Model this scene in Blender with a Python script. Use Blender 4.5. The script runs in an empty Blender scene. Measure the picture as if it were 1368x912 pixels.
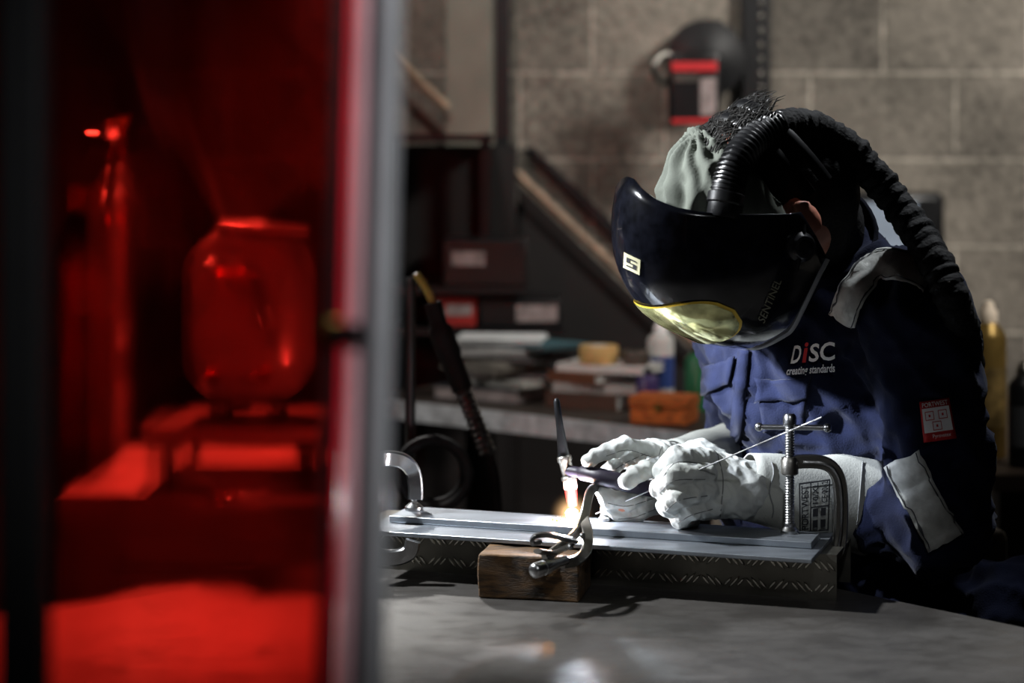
import bpy,bmesh,math,random
import numpy as np
from mathutils import Vector as V, Matrix, noise
from mathutils.bvhtree import BVHTree
random.seed(4)
C=bpy.context.scene.collection
F_=2660.0; CAMZ=1.489
def P(px,py,Y): return V(((px-684)/F_*Y, Y, CAMZ-(py-200)/F_*Y))
CAM=V((0,0,CAMZ))
PI=math.pi
# ---------------------------------------------------------------- materials
def lin(c):
    r=[]
    for x in c:
        x=x/255.0
        r.append(x/12.92 if x<=.04045 else ((x+.055)/1.055)**2.4)
    return r
def mat(name,col,rough=.5,metal=0,var=.15,vs=12,bump=0,bs=60,emit=None,es=0,stretch=(1,1,1),trans=0,coat=0,spec=.5,sheen=0,bd=.004):
    m=bpy.data.materials.new(name); m.use_nodes=True; n=m.node_tree; N=n.nodes; L=n.links
    b=N['Principled BSDF']; c=lin(col)
    tc=N.new('ShaderNodeTexCoord'); mp=N.new('ShaderNodeMapping'); mp.inputs['Scale'].default_value=stretch
    L.new(tc.outputs['Object'],mp.inputs[0])
    no=N.new('ShaderNodeTexNoise'); no.inputs['Scale'].default_value=vs; no.inputs['Detail'].default_value=5
    L.new(mp.outputs[0],no.inputs['Vector'])
    cr=N.new('ShaderNodeValToRGB'); cr.color_ramp.elements[0].position=.3; cr.color_ramp.elements[1].position=.7
    cr.color_ramp.elements[0].color=[max(0,x*(1-var)) for x in c]+[1]
    cr.color_ramp.elements[1].color=[min(1,x*(1+var)) for x in c]+[1]
    L.new(no.outputs['Fac'],cr.inputs[0]); L.new(cr.outputs[0],b.inputs['Base Color'])
    b.inputs['Roughness'].default_value=rough; b.inputs['Metallic'].default_value=metal
    b.inputs['Specular IOR Level'].default_value=spec
    b.inputs['Transmission Weight'].default_value=trans; b.inputs['Coat Weight'].default_value=coat
    b.inputs['Sheen Weight'].default_value=sheen
    if bump:
        n2=N.new('ShaderNodeTexNoise'); n2.inputs['Scale'].default_value=bs; n2.inputs['Detail'].default_value=4
        L.new(mp.outputs[0],n2.inputs['Vector'])
        bp=N.new('ShaderNodeBump'); bp.inputs['Strength'].default_value=bump; bp.inputs['Distance'].default_value=bd
        L.new(n2.outputs['Fac'],bp.inputs['Height']); L.new(bp.outputs[0],b.inputs['Normal'])
    if emit:
        b.inputs['Emission Color'].default_value=lin(emit)+[1]; b.inputs['Emission Strength'].default_value=es
    return m
BLK=mat('black_plastic',(17,17,19),.35,bump=.1)
MATB=mat('matte_black_rubber',(11,11,12),.75,bump=.2,spec=.2)
BLKM=mat('black_painted_metal',(20,20,22),.45,.3,bump=.15)
SHELL=mat('gloss_black_shell',(13,14,20),.18,coat=.6,var=.6,vs=60,bump=.06,bs=30)
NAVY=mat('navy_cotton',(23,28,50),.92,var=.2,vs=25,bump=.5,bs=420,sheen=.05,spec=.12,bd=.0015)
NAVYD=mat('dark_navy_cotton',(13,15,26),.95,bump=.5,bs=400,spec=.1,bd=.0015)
REFL=mat('reflective_tape',(196,198,194),.5,.1,var=.2,vs=60,bump=.6,bs=45)
GLOVE=mat('white_leather',(164,166,162),.7,var=.18,vs=24,bump=.6,bs=110,spec=.25,bd=.002)
GLOVEC=mat('grey_leather_cuff',(144,145,139),.85,var=.12,vs=20,bump=.35,bs=400,spec=.2,bd=.0012)
SEAM=mat('grey_seam',(100,101,100),.8)
GREYC=mat('grey_hood_cloth',(108,112,104),.95,var=.2,vs=14,bump=.3,bs=300,spec=.1,bd=.0015)
BLKC=mat('black_cloth',(13,13,15),.8,bump=.6,bs=160,spec=.3)
HAIR=mat('dark_grey_hair',(62,60,58),.5,var=.4)
SKIN=mat('skin',(196,128,106),.5,var=.1)
STEEL=mat('steel',(165,165,165),.28,1,var=.12,bump=.15,bs=90)
STEELD=mat('dull_steel',(122,119,113),.4,1,var=.2,bump=.25,bs=70)
ALU=mat('brushed_aluminium',(150,156,163),.38,.85,var=.22,vs=9,bump=.12,bs=200,stretch=(1,6,1))
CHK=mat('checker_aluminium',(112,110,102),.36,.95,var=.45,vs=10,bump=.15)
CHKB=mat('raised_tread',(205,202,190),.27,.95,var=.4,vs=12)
WHITE=mat('white_print',(250,250,250),.7,var=.03)
REDP=mat('red_print',(190,28,34),.6,var=.08)
INK=mat('dark_ink',(24,24,28),.8,var=.05)
YELP=mat('dim_grey_print',(112,110,92),.6,var=.05)
CREAM=mat('cream_badge',(190,185,150),.5,var=.06)
# ---------------------------------------------------------------- helpers
WL={}
def finish(o,label=None,cat=None,group=None,kind=None):
    if label:o['label']=label
    if cat:o['category']=cat
    if group:o['group']=group
    if kind:o['kind']=kind
    return o
def empty(name,loc,label,cat,group=None):
    o=bpy.data.objects.new(name,None); C.objects.link(o); o.location=loc; o.empty_display_size=.05
    WL[o.name]=V(loc); return finish(o,label,cat,group)
def obj(name,bm,m,parent=None,label=None,cat=None,group=None,kind=None,bevel=0,solid=0,ang=40,sub=0,recalc=True,seg=2):
    if recalc: bmesh.ops.recalc_face_normals(bm,faces=bm.faces)
    if parent: loc=WL[parent.name]
    else:
        xs=[v.co for v in bm.verts]
        loc=V(((min(c.x for c in xs)+max(c.x for c in xs))/2,(min(c.y for c in xs)+max(c.y for c in xs))/2,min(c.z for c in xs)))
        if kind=='structure': loc=V((0,0,0))
    bmesh.ops.translate(bm,verts=bm.verts,vec=-loc)
    me=bpy.data.meshes.new(name); bm.to_mesh(me); bm.free()
    me.shade_smooth(); me.set_sharp_from_angle(angle=math.radians(ang))
    o=bpy.data.objects.new(name,me); C.objects.link(o); me.materials.append(m)
    if parent: o.parent=parent
    else: o.location=loc
    WL[o.name]=V(loc)
    if sub:
        s=o.modifiers.new('s','SUBSURF'); s.levels=s.render_levels=sub
    if solid:
        s=o.modifiers.new('t','SOLIDIFY'); s.thickness=solid; s.offset=0
    if bevel:
        s=o.modifiers.new('b','BEVEL'); s.width=bevel; s.segments=seg; s.limit_method='ANGLE'
    return finish(o,label,cat,group,kind)
def NB(): return bmesh.new()
def box(bm,c,s,R=None):
    M=Matrix.Translation(V(c))@((R or Matrix.Identity(3)).to_4x4())@Matrix.Diagonal(V((s[0],s[1],s[2],1)))
    bmesh.ops.create_cube(bm,size=1,matrix=M); return bm
def rz(a): return Matrix.Rotation(math.radians(a),3,'Z')
def basis(x,y,z): return Matrix((x,y,z)).transposed()
def tube(bm,pts,rs,n=14,cap=True,ell=(1,1),up=None):
    pts=[V(p) for p in pts]
    if not hasattr(rs,'__len__'): rs=[rs]*len(pts)
    T=[]
    for i in range(len(pts)):
        a=pts[max(0,i-1)]; b=pts[min(len(pts)-1,i+1)]; T.append((b-a).normalized())
    u=V(up) if up else (V((0,0,1)) if abs(T[0].z)<.9 else V((1,0,0)))
    rings=[]
    for i,p in enumerate(pts):
        u=(u-T[i]*u.dot(T[i])).normalized(); w=T[i].cross(u)
        rings.append([bm.verts.new(p+(u*math.cos(2*PI*k/n)*ell[0]+w*math.sin(2*PI*k/n)*ell[1])*rs[i]) for k in range(n)])
    for a,b in zip(rings,rings[1:]):
        for k in range(n): bm.faces.new((a[k],a[(k+1)%n],b[(k+1)%n],b[k]))
    if cap: bm.faces.new(rings[0][::-1]); bm.faces.new(rings[-1])
    return bm
def strap(bm,pts,wd,th,up):
    pts=[V(p) for p in pts]; up=V(up).normalized(); R=[]
    for i,p in enumerate(pts):
        t=(pts[min(i+1,len(pts)-1)]-pts[max(i-1,0)]).normalized(); s=t.cross(up).normalized(); u=s.cross(t).normalized()
        R.append([bm.verts.new(p+s*a*wd/2+u*b*th/2) for a,b in((-1,-.7),(-.8,-1),(.8,-1),(1,-.7),(1,.7),(.8,1),(-.8,1),(-1,.7))])
    for a,b in zip(R,R[1:]):
        for k in range(8): bm.faces.new((a[k],a[(k+1)%8],b[(k+1)%8],b[k]))
    bm.faces.new(R[0][::-1]); bm.faces.new(R[-1]); return bm
def lathe(bm,o,ax,prof,n=24,cap=True):
    o=V(o); ax=V(ax).normalized()
    u=V((0,0,1)) if abs(ax.z)<.9 else V((1,0,0)); u=(u-ax*u.dot(ax)).normalized(); w=ax.cross(u); R=[]
    for r,h in prof:
        r=max(r,1e-4); R.append([bm.verts.new(o+ax*h+(u*math.cos(2*PI*k/n)+w*math.sin(2*PI*k/n))*r) for k in range(n)])
    for a,b in zip(R,R[1:]):
        for k in range(n): bm.faces.new((a[k],a[(k+1)%n],b[(k+1)%n],b[k]))
    if cap: bm.faces.new(R[0][::-1]); bm.faces.new(R[-1])
    return bm
def prism(bm,pts,vec):
    vec=V(vec); a=[bm.verts.new(p) for p in pts]; b=[bm.verts.new(V(p)+vec) for p in pts]; n=len(a)
    bm.faces.new(a); bm.faces.new(b[::-1])
    for i in range(n): bm.faces.new((a[i],b[i],b[(i+1)%n],a[(i+1)%n]))
    return bm
def cat_(pts,n=8):
    pts=[V(p) for p in pts]; q=[pts[0]*2-pts[1]]+pts+[pts[-1]*2-pts[-2]]; out=[]
    for i in range(1,len(q)-2):
        for k in range(n):
            t=k/n; a,b,c,d=q[i-1],q[i],q[i+1],q[i+2]
            out.append(.5*((2*b)+(c-a)*t+(2*a-5*b+4*c-d)*t*t+(3*b-a-3*c+d)*t**3))
    out.append(pts[-1]); return out
def ball(bm,c,r,R=None,seg=20):
    if not hasattr(r,'__len__'): r=(r,r,r)
    M=Matrix.Translation(V(c))@((R or Matrix.Identity(3)).to_4x4())@Matrix.Diagonal(V((r[0],r[1],r[2],1)))
    bmesh.ops.create_uvsphere(bm,u_segments=seg,v_segments=seg//2,radius=1,matrix=M); return bm
def textdata(s,bold=False):
    cu=bpy.data.curves.new('t','FONT'); cu.body=s; cu.align_x='LEFT'; cu.resolution_u=3
    if bold: cu.offset=.02
    o=bpy.data.objects.new('t',cu); C.objects.link(o); bpy.context.view_layer.update()
    me=bpy.data.meshes.new_from_object(o.evaluated_get(bpy.context.evaluated_depsgraph_get()))
    vs=[v.co.copy() for v in me.vertices]; fs=[tuple(p.vertices) for p in me.polygons]
    bpy.data.objects.remove(o); bpy.data.curves.remove(cu); bpy.data.meshes.remove(me)
    x0=min(v.x for v in vs);x1=max(v.x for v in vs);y0=min(v.y for v in vs);y1=max(v.y for v in vs)
    return [((v.x-x0)/(x1-x0),(v.y-y0)/(y1-y0)) for v in vs],fs
def text_on(bm,s,fn,bold=False):
    vs,fs=textdata(s,bold); b=[bm.verts.new(fn(u,v)) for u,v in vs]
    for f in fs:
        try: bm.faces.new([b[i] for i in f])
        except ValueError: pass
    return bm
def bil(q,u,v):
    a=V(q[0]).lerp(V(q[1]),u); b=V(q[3]).lerp(V(q[2]),u); return a.lerp(b,v)
def hit(bvh,px,py,off):
    d=(P(px,py,1)-CAM).normalized(); l,n,i,t=bvh.ray_cast(CAM,d)
    if l is None: l,n,i,t=bvh.find_nearest(P(px,py,2.6))
    if n.dot(d)>0: n=-n
    return l+n*off
def drape(bm,bvh,q,nu,nv,off,u0=0,u1=1,v0=0,v1=1):
    g=[[bm.verts.new(hit(bvh,*bil([(a,b,0) for a,b in q],u0+(u1-u0)*i/nu,v0+(v1-v0)*j/nv).xy,off)) for i in range(nu+1)] for j in range(nv+1)]
    for j in range(nv):
        for i in range(nu): bm.faces.new((g[j][i],g[j][i+1],g[j+1][i+1],g[j+1][i]))
    return bm
def dtext(bm,bvh,q,s,off,u0,u1,v0,v1,bold=False):
    q3=[(a,b,0) for a,b in q]
    return text_on(bm,s,lambda u,v:hit(bvh,*bil(q3,u0+(u1-u0)*u,v1-(v1-v0)*v).xy,off),bold)
def flatq(bvh,q,clear=.0015):
    c=[hit(bvh,*p,0) for p in q]; d=(c[0]-CAM).normalized(); need=0; q3=[(a,b,0) for a,b in q]
    for i in range(9):
        for j in range(5):
            u,v=i/8,j/4; h=hit(bvh,*bil(q3,u,v).xy,0); need=max(need,(bil(c,u,v)-h).dot(d))
    return [p-d*(need+clear) for p in c]
def ftext(bm,c,s,u0,u1,v0,v1,bold=False):
    return text_on(bm,s,lambda u,v:bil(c,u0+(u1-u0)*u,v1-(v1-v0)*v),bold)
def dband(bm,bvh,pts,wd,off,n=5):
    pp=cat_([V((a,b,0)) for a,b in pts],8); rows=[]
    for i,p in enumerate(pp):
        t=(pp[min(i+1,len(pp)-1)]-pp[max(i-1,0)]).normalized(); s=V((-t.y,t.x,0))
        rows.append([bm.verts.new(hit(bvh,*( (p+s*wd*(k/n-.5)).xy ),off)) for k in range(n+1)])
    for a,b in zip(rows,rows[1:]):
        for k in range(n): bm.faces.new((a[k],a[k+1],b[k+1],b[k]))
    return bm
class Field:
    def __init__(s,lo,hi,h):
        s.h=h; s.ax=[np.arange(lo[i],hi[i],h) for i in range(3)]; s.D=np.full([len(a) for a in s.ax],.3)
    def reg(s,lo,hi):
        return tuple(slice(max(0,int(np.searchsorted(s.ax[i],lo[i]))),max(1,int(np.searchsorted(s.ax[i],hi[i])))) for i in range(3))
    def put(s,fn,lo,hi,k):
        sl=s.reg(lo,hi); D=s.D[sl]
        if D.size==0: return
        X=np.stack(np.meshgrid(*[s.ax[i][sl[i]] for i in range(3)],indexing='ij'),-1)
        d=fn(X); h=np.clip(.5+.5*(D-d)/k,0,1); s.D[sl]=D*(1-h)+d*h-k*h*(1-h)
    def cap(s,a,b,ra,rb,k=.02):
        a=np.array(a);b=np.array(b);m=max(ra,rb)+.06+k; ab=b-a;L=max(ab@ab,1e-9)
        def fn(X):
            t=np.clip(((X-a)@ab)/L,0,1); return np.linalg.norm(X-a-t[...,None]*ab,axis=-1)-(ra+(rb-ra)*t)
        s.put(fn,np.minimum(a,b)-m,np.maximum(a,b)+m,k)
    def chain(s,pts,rs,k=.01):
        for i in range(len(pts)-1): s.cap(pts[i],pts[i+1],rs[i],rs[i+1],k)
    def ell(s,c,r,R=None,k=.02):
        c=np.array(c); r=np.array(r); R=np.array(R) if R is not None else np.eye(3); m=r.max()+.06+k
        def fn(X):
            q=(X-c)@R; a=np.linalg.norm(q/r,axis=-1); b=np.linalg.norm(q/r/r,axis=-1)+1e-9; return a*(a-1)/b
        s.put(fn,c-m,c+m,k)
    def half(s,p,n):
        X=np.stack(np.meshgrid(*s.ax,indexing='ij'),-1); s.D=np.maximum(s.D,(X-np.array(p))@np.array(n))
    def bm(s,disp=None):
        D=s.D; h=s.h; n=[x-1 for x in D.shape]; acc=np.zeros(n+[3]); cnt=np.zeros(n)
        cs=[(i,j,k) for i in(0,1) for j in(0,1) for k in(0,1)]
        g=lambda c:D[c[0]:c[0]+n[0],c[1]:c[1]+n[1],c[2]:c[2]+n[2]]
        for a in cs:
            for x in range(3):
                if a[x]==0:
                    b=list(a);b[x]=1; da=g(a);db=g(b); ch=(da<0)!=(db<0)
                    t=np.where(ch,da/np.where(ch,da-db,1),0)
                    for q in range(3): acc[...,q]+=np.where(ch,a[q]+(t if q==x else 0),0)
                    cnt+=ch
        m=cnt>0; idx=-np.ones(n,int); idx[m]=np.arange(m.sum())
        gi=np.argwhere(m); org=np.array([s.ax[i][0] for i in range(3)])
        vs=org+(gi+acc[m]/cnt[m][:,None])*h; S=D<0; F=[]
        for x in range(3):
            y,z=(x+1)%3,(x+2)%3
            sa=[slice(None)]*3;sb=[slice(None)]*3; sa[x]=slice(0,-1);sb[x]=slice(1,None)
            ch=np.argwhere(S[tuple(sa)]!=S[tuple(sb)]); ok=(ch[:,y]>0)&(ch[:,z]>0)&(ch[:,y]<n[y])&(ch[:,z]<n[z]); ch=ch[ok]
            def c(dy,dz):
                e=ch.copy(); e[:,y]-=dy; e[:,z]-=dz; return idx[e[:,0],e[:,1],e[:,2]]
            F.append(np.stack([c(1,1),c(0,1),c(0,0),c(1,0)],1))
        F=np.concatenate(F); F=F[(F>=0).all(1)]
        me=bpy.data.meshes.new('tmp'); me.from_pydata(vs.tolist(),[],F.tolist()); b=bmesh.new(); b.from_mesh(me); bpy.data.meshes.remove(me)
        bmesh.ops.recalc_face_normals(b,faces=b.faces)
        bmesh.ops.smooth_vert(b,verts=b.verts,factor=.5,use_axis_x=True,use_axis_y=True,use_axis_z=True)
        if disp:
            b.normal_update(); mv=[(v,v.normal*disp(v.co,v.normal)) for v in b.verts]
            for v,d in mv: v.co+=d
            b.normal_update()
        return b
def nz(p): return noise.noise(p)
def ridg(p): return 1-abs(noise.noise(p))*2.4
# ---------------------------------------------------------------- room
X0,X1,Y0,YW,ZC=-2.7,2.5,-.7,5.07,2.9
def blockmat():
    m=bpy.data.materials.new('concrete_block_wall'); m.use_nodes=True; N=m.node_tree.nodes; L=m.node_tree.links; b=N['Principled BSDF']
    tc=N.new('ShaderNodeTexCoord'); sp=N.new('ShaderNodeSeparateXYZ'); L.new(tc.outputs['Object'],sp.inputs[0])
    ad=N.new('ShaderNodeMath'); ad.inputs[1].default_value=-.76+7.4; L.new(sp.outputs[0],ad.inputs[0])
    ay=N.new('ShaderNodeMath'); L.new(ad.outputs[0],ay.inputs[0]); ay.operation='ADD'; L.new(sp.outputs[1],ay.inputs[1])
    sy=N.new('ShaderNodeMath'); sy.operation='SUBTRACT'; sy.inputs[1].default_value=5.07; L.new(ay.outputs[0],sy.inputs[0])
    az=N.new('ShaderNodeMath'); az.inputs[1].default_value=-1.685+2.205; L.new(sp.outputs[2],az.inputs[0])
    cb=N.new('ShaderNodeCombineXYZ'); L.new(sy.outputs[0],cb.inputs[0]); L.new(az.outputs[0],cb.inputs[1])
    br=N.new('ShaderNodeTexBrick'); L.new(cb.outputs[0],br.inputs['Vector']); br.inputs['Scale'].default_value=1
    br.inputs['Brick Width'].default_value=.37; br.inputs['Row Height'].default_value=.2205; br.inputs['Mortar Size'].default_value=.0055; br.inputs['Mortar Smooth'].default_value=.3
    br.inputs['Color1'].default_value=lin((124,117,107))+[1]; br.inputs['Color2'].default_value=lin((104,98,90))+[1]; br.inputs['Mortar'].default_value=lin((160,152,140))+[1]
    no=N.new('ShaderNodeTexNoise'); no.inputs['Scale'].default_value=45; no.inputs['Detail'].default_value=8; L.new(tc.outputs['Object'],no.inputs['Vector'])
    n3=N.new('ShaderNodeTexNoise'); n3.inputs['Scale'].default_value=4; n3.inputs['Detail'].default_value=6; L.new(tc.outputs['Object'],n3.inputs['Vector'])
    mx=N.new('ShaderNodeMix'); mx.data_type='RGBA'; mx.blend_type='MULTIPLY'; mx.inputs[0].default_value=1
    ma=N.new('ShaderNodeMath'); ma.operation='ADD'; L.new(no.outputs['Fac'],ma.inputs[0]); L.new(n3.outputs['Fac'],ma.inputs[1])
    mr=N.new('ShaderNodeMapRange'); mr.inputs[1].default_value=.7; mr.inputs[2].default_value=1.3; mr.inputs[3].default_value=.45; mr.inputs[4].default_value=1.45; L.new(ma.outputs[0],mr.inputs[0])
    L.new(br.outputs['Color'],mx.inputs[6]); L.new(mr.outputs[0],mx.inputs[7]); L.new(mx.outputs[2],b.inputs['Base Color'])
    b.inputs['Roughness'].default_value=.95
    h=N.new('ShaderNodeMath'); h.operation='MULTIPLY_ADD'; h.inputs[1].default_value=-1.2; L.new(br.outputs['Fac'],h.inputs[0]); L.new(no.outputs['Fac'],h.inputs[2])
    bp=N.new('ShaderNodeBump'); bp.inputs['Strength'].default_value=.9; bp.inputs['Distance'].default_value=.008; L.new(h.outputs[0],bp.inputs['Height']); L.new(bp.outputs[0],b.inputs['Normal'])
    return m
WALL=blockmat()
CONC=mat('dark_concrete_floor',(60,57,54),.8,var=.3,vs=4,bump=.4,bs=30)
CEIL=mat('dark_ceiling',(40,39,38),.9,bump=.2)
cx,cy=(X0+X1)/2,(Y0+YW)/2
obj('floor',box(NB(),(cx,cy,-.05),(X1-X0+.4,YW-Y0+.4,.1)),CONC,kind='structure')
obj('ceiling',box(NB(),(cx,cy,ZC+.05),(X1-X0+.4,YW-Y0+.4,.1)),CEIL,kind='structure')
obj('wall_back',box(NB(),(cx,YW+.1,ZC/2),(X1-X0+.4,.2,ZC)),WALL,kind='structure')
obj('wall_front',box(NB(),(cx,Y0-.1,ZC/2),(X1-X0+.4,.2,ZC)),WALL,kind='structure')
obj('wall_left',box(NB(),(X0-.1,cy,ZC/2),(.2,YW-Y0,ZC)),WALL,kind='structure')
obj('wall_right',box(NB(),(X1+.1,cy,ZC/2),(.2,YW-Y0,ZC)),WALL,kind='structure')
# ---------------------------------------------------------------- welding table
def tablemat():
    m=mat('worn_steel_table',(62,59,56),.5,.3,var=.28,vs=4,bump=.12,bs=22)
    N=m.node_tree.nodes; L=m.node_tree.links; b=N['Principled BSDF']
    tc=N.new('ShaderNodeTexCoord'); mp=N.new('ShaderNodeMapping'); mp.inputs['Scale'].default_value=(1,1.6,1); mp.inputs['Rotation'].default_value=(0,0,.7)
    L.new(tc.outputs['Object'],mp.inputs[0]); n=N.new('ShaderNodeTexNoise'); n.inputs['Scale'].default_value=14; n.inputs['Detail'].default_value=9; n.inputs['Roughness'].default_value=.75; L.new(mp.outputs[0],n.inputs['Vector'])
    r=N.new('ShaderNodeMapRange'); r.inputs[1].default_value=.4; r.inputs[2].default_value=.62; r.inputs[3].default_value=.38; r.inputs[4].default_value=.62; L.new(n.outputs['Fac'],r.inputs[0]); L.new(r.outputs[0],b.inputs['Roughness'])
    return m
TAB=tablemat()
TC=V((.05,3.11,.9)); tu=V((.666,-.746,0)); tv=V((-.747,-.665,0)); TR=basis(tu,tv,V((0,0,1)))
tb=empty('welding_table',TC+tu*.8+tv*.7-V((0,0,.9)),'large scratched dark steel welding table under the clamped aluminium work','table')
obj('tabletop',box(NB(),TC+tu*.8+tv*.7-V((0,0,.01)),(1.6,1.4,.02),TR),TAB,tb,bevel=.002)
for a in(.08,1.52):
    for b_ in(.08,1.32): obj('leg',box(NB(),TC+tu*a+tv*b_-V((0,0,.46)),(.07,.07,.88),TR),BLKM,tb,bevel=.004)
bm=NB()
for a in(.08,1.52): box(bm,TC+tu*a+tv*.7-V((0,0,.05)),(.05,1.2,.06),TR)
for a in(.08,1.32): box(bm,TC+tu*.8+tv*a-V((0,0,.05)),(1.4,.05,.06),TR)
obj('under_frame',bm,BLKM,tb)
# ---------------------------------------------------------------- workpiece
w=V((.949,-.316,0)); d_=V((.316,.949,0)); up=V((0,0,1)); WR=basis(w,d_,up)
A=V((.424,2.6,.9))
Lc=.68
ch=empty('checker_plate_channel',A-w*Lc/2+d_*.06,'upturned aluminium channel of raised tread plate lying on the steel table','metal channel')
obj('front_face',box(NB(),A-w*Lc/2+d_*.0015+up*.03,(Lc,.003,.06),WR),CHK,ch)
bm=NB()
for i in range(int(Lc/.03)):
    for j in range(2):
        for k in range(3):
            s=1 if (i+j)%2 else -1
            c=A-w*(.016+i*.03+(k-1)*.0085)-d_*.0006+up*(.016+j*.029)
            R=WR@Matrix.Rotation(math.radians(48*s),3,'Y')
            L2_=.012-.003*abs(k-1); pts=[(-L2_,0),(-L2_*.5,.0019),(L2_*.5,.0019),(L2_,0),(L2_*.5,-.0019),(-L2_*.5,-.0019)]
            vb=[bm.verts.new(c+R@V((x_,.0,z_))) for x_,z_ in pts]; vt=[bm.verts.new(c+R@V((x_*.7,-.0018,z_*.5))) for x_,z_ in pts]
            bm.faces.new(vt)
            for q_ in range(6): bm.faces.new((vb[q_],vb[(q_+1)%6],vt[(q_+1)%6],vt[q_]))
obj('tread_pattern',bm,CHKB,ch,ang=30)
obj('top_flange',box(NB(),A-w*Lc/2+d_*.06+up*.0585,(Lc,.116,.003),WR),CHK,ch)
obj('rear_face',box(NB(),A-w*Lc/2+d_*.1185+up*.03,(Lc,.003,.06),WR),CHK,ch)
B=V((.383,2.544,.9))
Lp=.625
obj('aluminium_plate',box(NB(),B-w*Lp/2+d_*.095+up*.0632,(Lp,.19,.006),WR),ALU,label='wide flat aluminium plate resting on the tread plate channel',cat='metal plate',bevel=.001)
obj('aluminium_bar',box(NB(),B-w*(Lp/2-.004)+d_*.097+up*.0712,(Lp-.03,.07,.009),WR),ALU,label='narrow aluminium bar clamped on top of the wider plate',cat='metal bar',bevel=.001)
def woodmat(name,col,vs=(2,14,14),g=12,var=.45):
    m=mat(name,col,.8,var=var,vs=g,bump=.5,bs=50,stretch=vs); return m
WOOD=woodmat('rough_timber',(76,53,25),var=.9)
bR=rz(-11); bc=P(707,803,2.6); bc.z=.9
bm=box(NB(),(0,0,0),(.135,.10,.0565)); bmesh.ops.subdivide_edges(bm,edges=bm.edges,cuts=9,use_grid_fill=True)
for v in bm.verts:
    v.co+=V((nz(v.co*30),nz(v.co*31),nz(v.co*33)))*.0022; v.co=bR@v.co+bc+V((.009,.053,.0292))
obj('wooden_block',bm,WOOD,label='rough scorched timber block propping the front of the aluminium plate',cat='block',bevel=.002,ang=50)
# clamps ------------------------------------------------------
def screw(bm,a,b,r,pitch=.0035):
    a=V(a);b=V(b);n=int((b-a).length/pitch)*2
    tube(bm,[a.lerp(b,i/n) for i in range(n+1)],[r if i%2 else r*.8 for i in range(n+1)],14)
gx=empty('screw_clamp',P(1075,720,2.66),'steel screw clamp with sliding tee handle gripping the right end of the plates','clamp')
top=P(1055,562,2.67); foot=P(1055,700,2.67); foot.z=.984
fr=[P(1046,620,2.67),P(1072,616,2.67),P(1100,618,2.67),P(1116,630,2.67),P(1123,656,2.67),P(1123,705,2.67),P(1119,734,2.665),P(1108,746,2.66),P(1090,750,2.655)]
obj('frame',strap(NB(),cat_(fr,6),.018,.012,(0,1,0)),STEELD,gx,ang=30)
bm=NB(); tube(bm,[p+V((0,-.0068,0)) for p in cat_([q for q in fr[1:-2]],6)],.0026,8); obj('frame_rib',bm,STEEL,gx)
obj('boss',lathe(NB(),P(1055,634,2.67),up,[(.009,0),(.012,.002),(.012,.02),(.009,.024)]),STEELD,gx)
bm=NB(); screw(bm,foot,top,.0068); obj('screw',bm,STEEL,gx)
obj('swivel_pad',lathe(NB(),foot-up*.0085,up,[(.013,0),(.013,.004),(.008,.009),(.008,.013)]),STEEL,gx)
obj('screw_head',lathe(NB(),top-up*.006,up,[(.007,0),(.009,.002),(.009,.012),(.006,.016)]),STEEL,gx)
bm=NB(); tube(bm,[P(1014,570,2.68),P(1105,571,2.66)],.0036,10)
ball(bm,P(1014,570,2.68),.006);ball(bm,P(1105,571,2.66),.006); obj('tee_handle',bm,STEEL,gx)
lg=empty('c_clamp',P(520,700,2.8),'bright steel curved clamp holding the left end of the plates beside the screen post','clamp')
fr=[P(555,666,2.84),P(555,648,2.84),P(551,628,2.84),P(537,615,2.83),P(515,612,2.82),P(500,618,2.8),P(491,645,2.77),P(489,690,2.73),P(492,726,2.70),P(506,742,2.70),P(530,744,2.70),P(547,737,2.70),P(552,722,2.70)]
obj('frame',strap(NB(),cat_(fr,6),.021,.015,(0,1,0)),STEEL,lg,ang=30)
f0=P(553,665,2.84); bm=NB(); f1=f0.copy(); f1.z=.985; screw(bm,f0+up*.004,f1,.005); obj('spindle',bm,STEEL,lg)
fz=f0.copy(); fz.z=.9765; obj('swivel_pad',lathe(NB(),fz,up,[(.013,0),(.013,.004),(.007,.009)]),STEEL,lg)
lk=empty('locking_clamp',P(765,730,2.62),'steel locking pliers clamp with round adjusting knob gripping the plate edge above the timber block','clamp')
uj=[P(808,696,2.755),P(808,675,2.755),P(804,658,2.75),P(797,651,2.74),P(788,658,2.72),P(782,684,2.68),P(774,706,2.65),P(759,722,2.61),P(742,735,2.58),P(728,746,2.56)]
obj('upper_jaw',strap(NB(),cat_(uj,6),.012,.008,(0,1,0)),STEELD,lk,ang=30)
obj('jaw_pad',lathe(NB(),V((uj[0].x,uj[0].y,.9762)),up,[(.009,0),(.009,.004),(.006,.007)]),STEEL,lk)
lj=[P(781,694,2.67),P(785,712,2.63),P(783,735,2.61),P(770,748,2.59),P(752,752,2.57)]
obj('lower_jaw',strap(NB(),cat_(lj,6),.014,.008,(0,1,0)),STEELD,lk,ang=30)
lv=[P(768,722,2.60),P(750,718,2.57),P(730,714,2.55),P(714,717,2.54),P(711,725,2.54),P(722,723,2.545)]
obj('release_lever',strap(NB(),cat_(lv,6),.006,.011,(0,1,0)),STEEL,lk)
hd=[P(762,728,2.60),P(740,738,2.57),P(718,736,2.55)]
obj('handle',tube(NB(),cat_(hd,6),.006,10,ell=(1.3,.6),up=(0,1,0)),STEELD,lk)
ka=P(756,748,2.57); kb=P(712,763,2.52); ax=(kb-ka)
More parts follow.
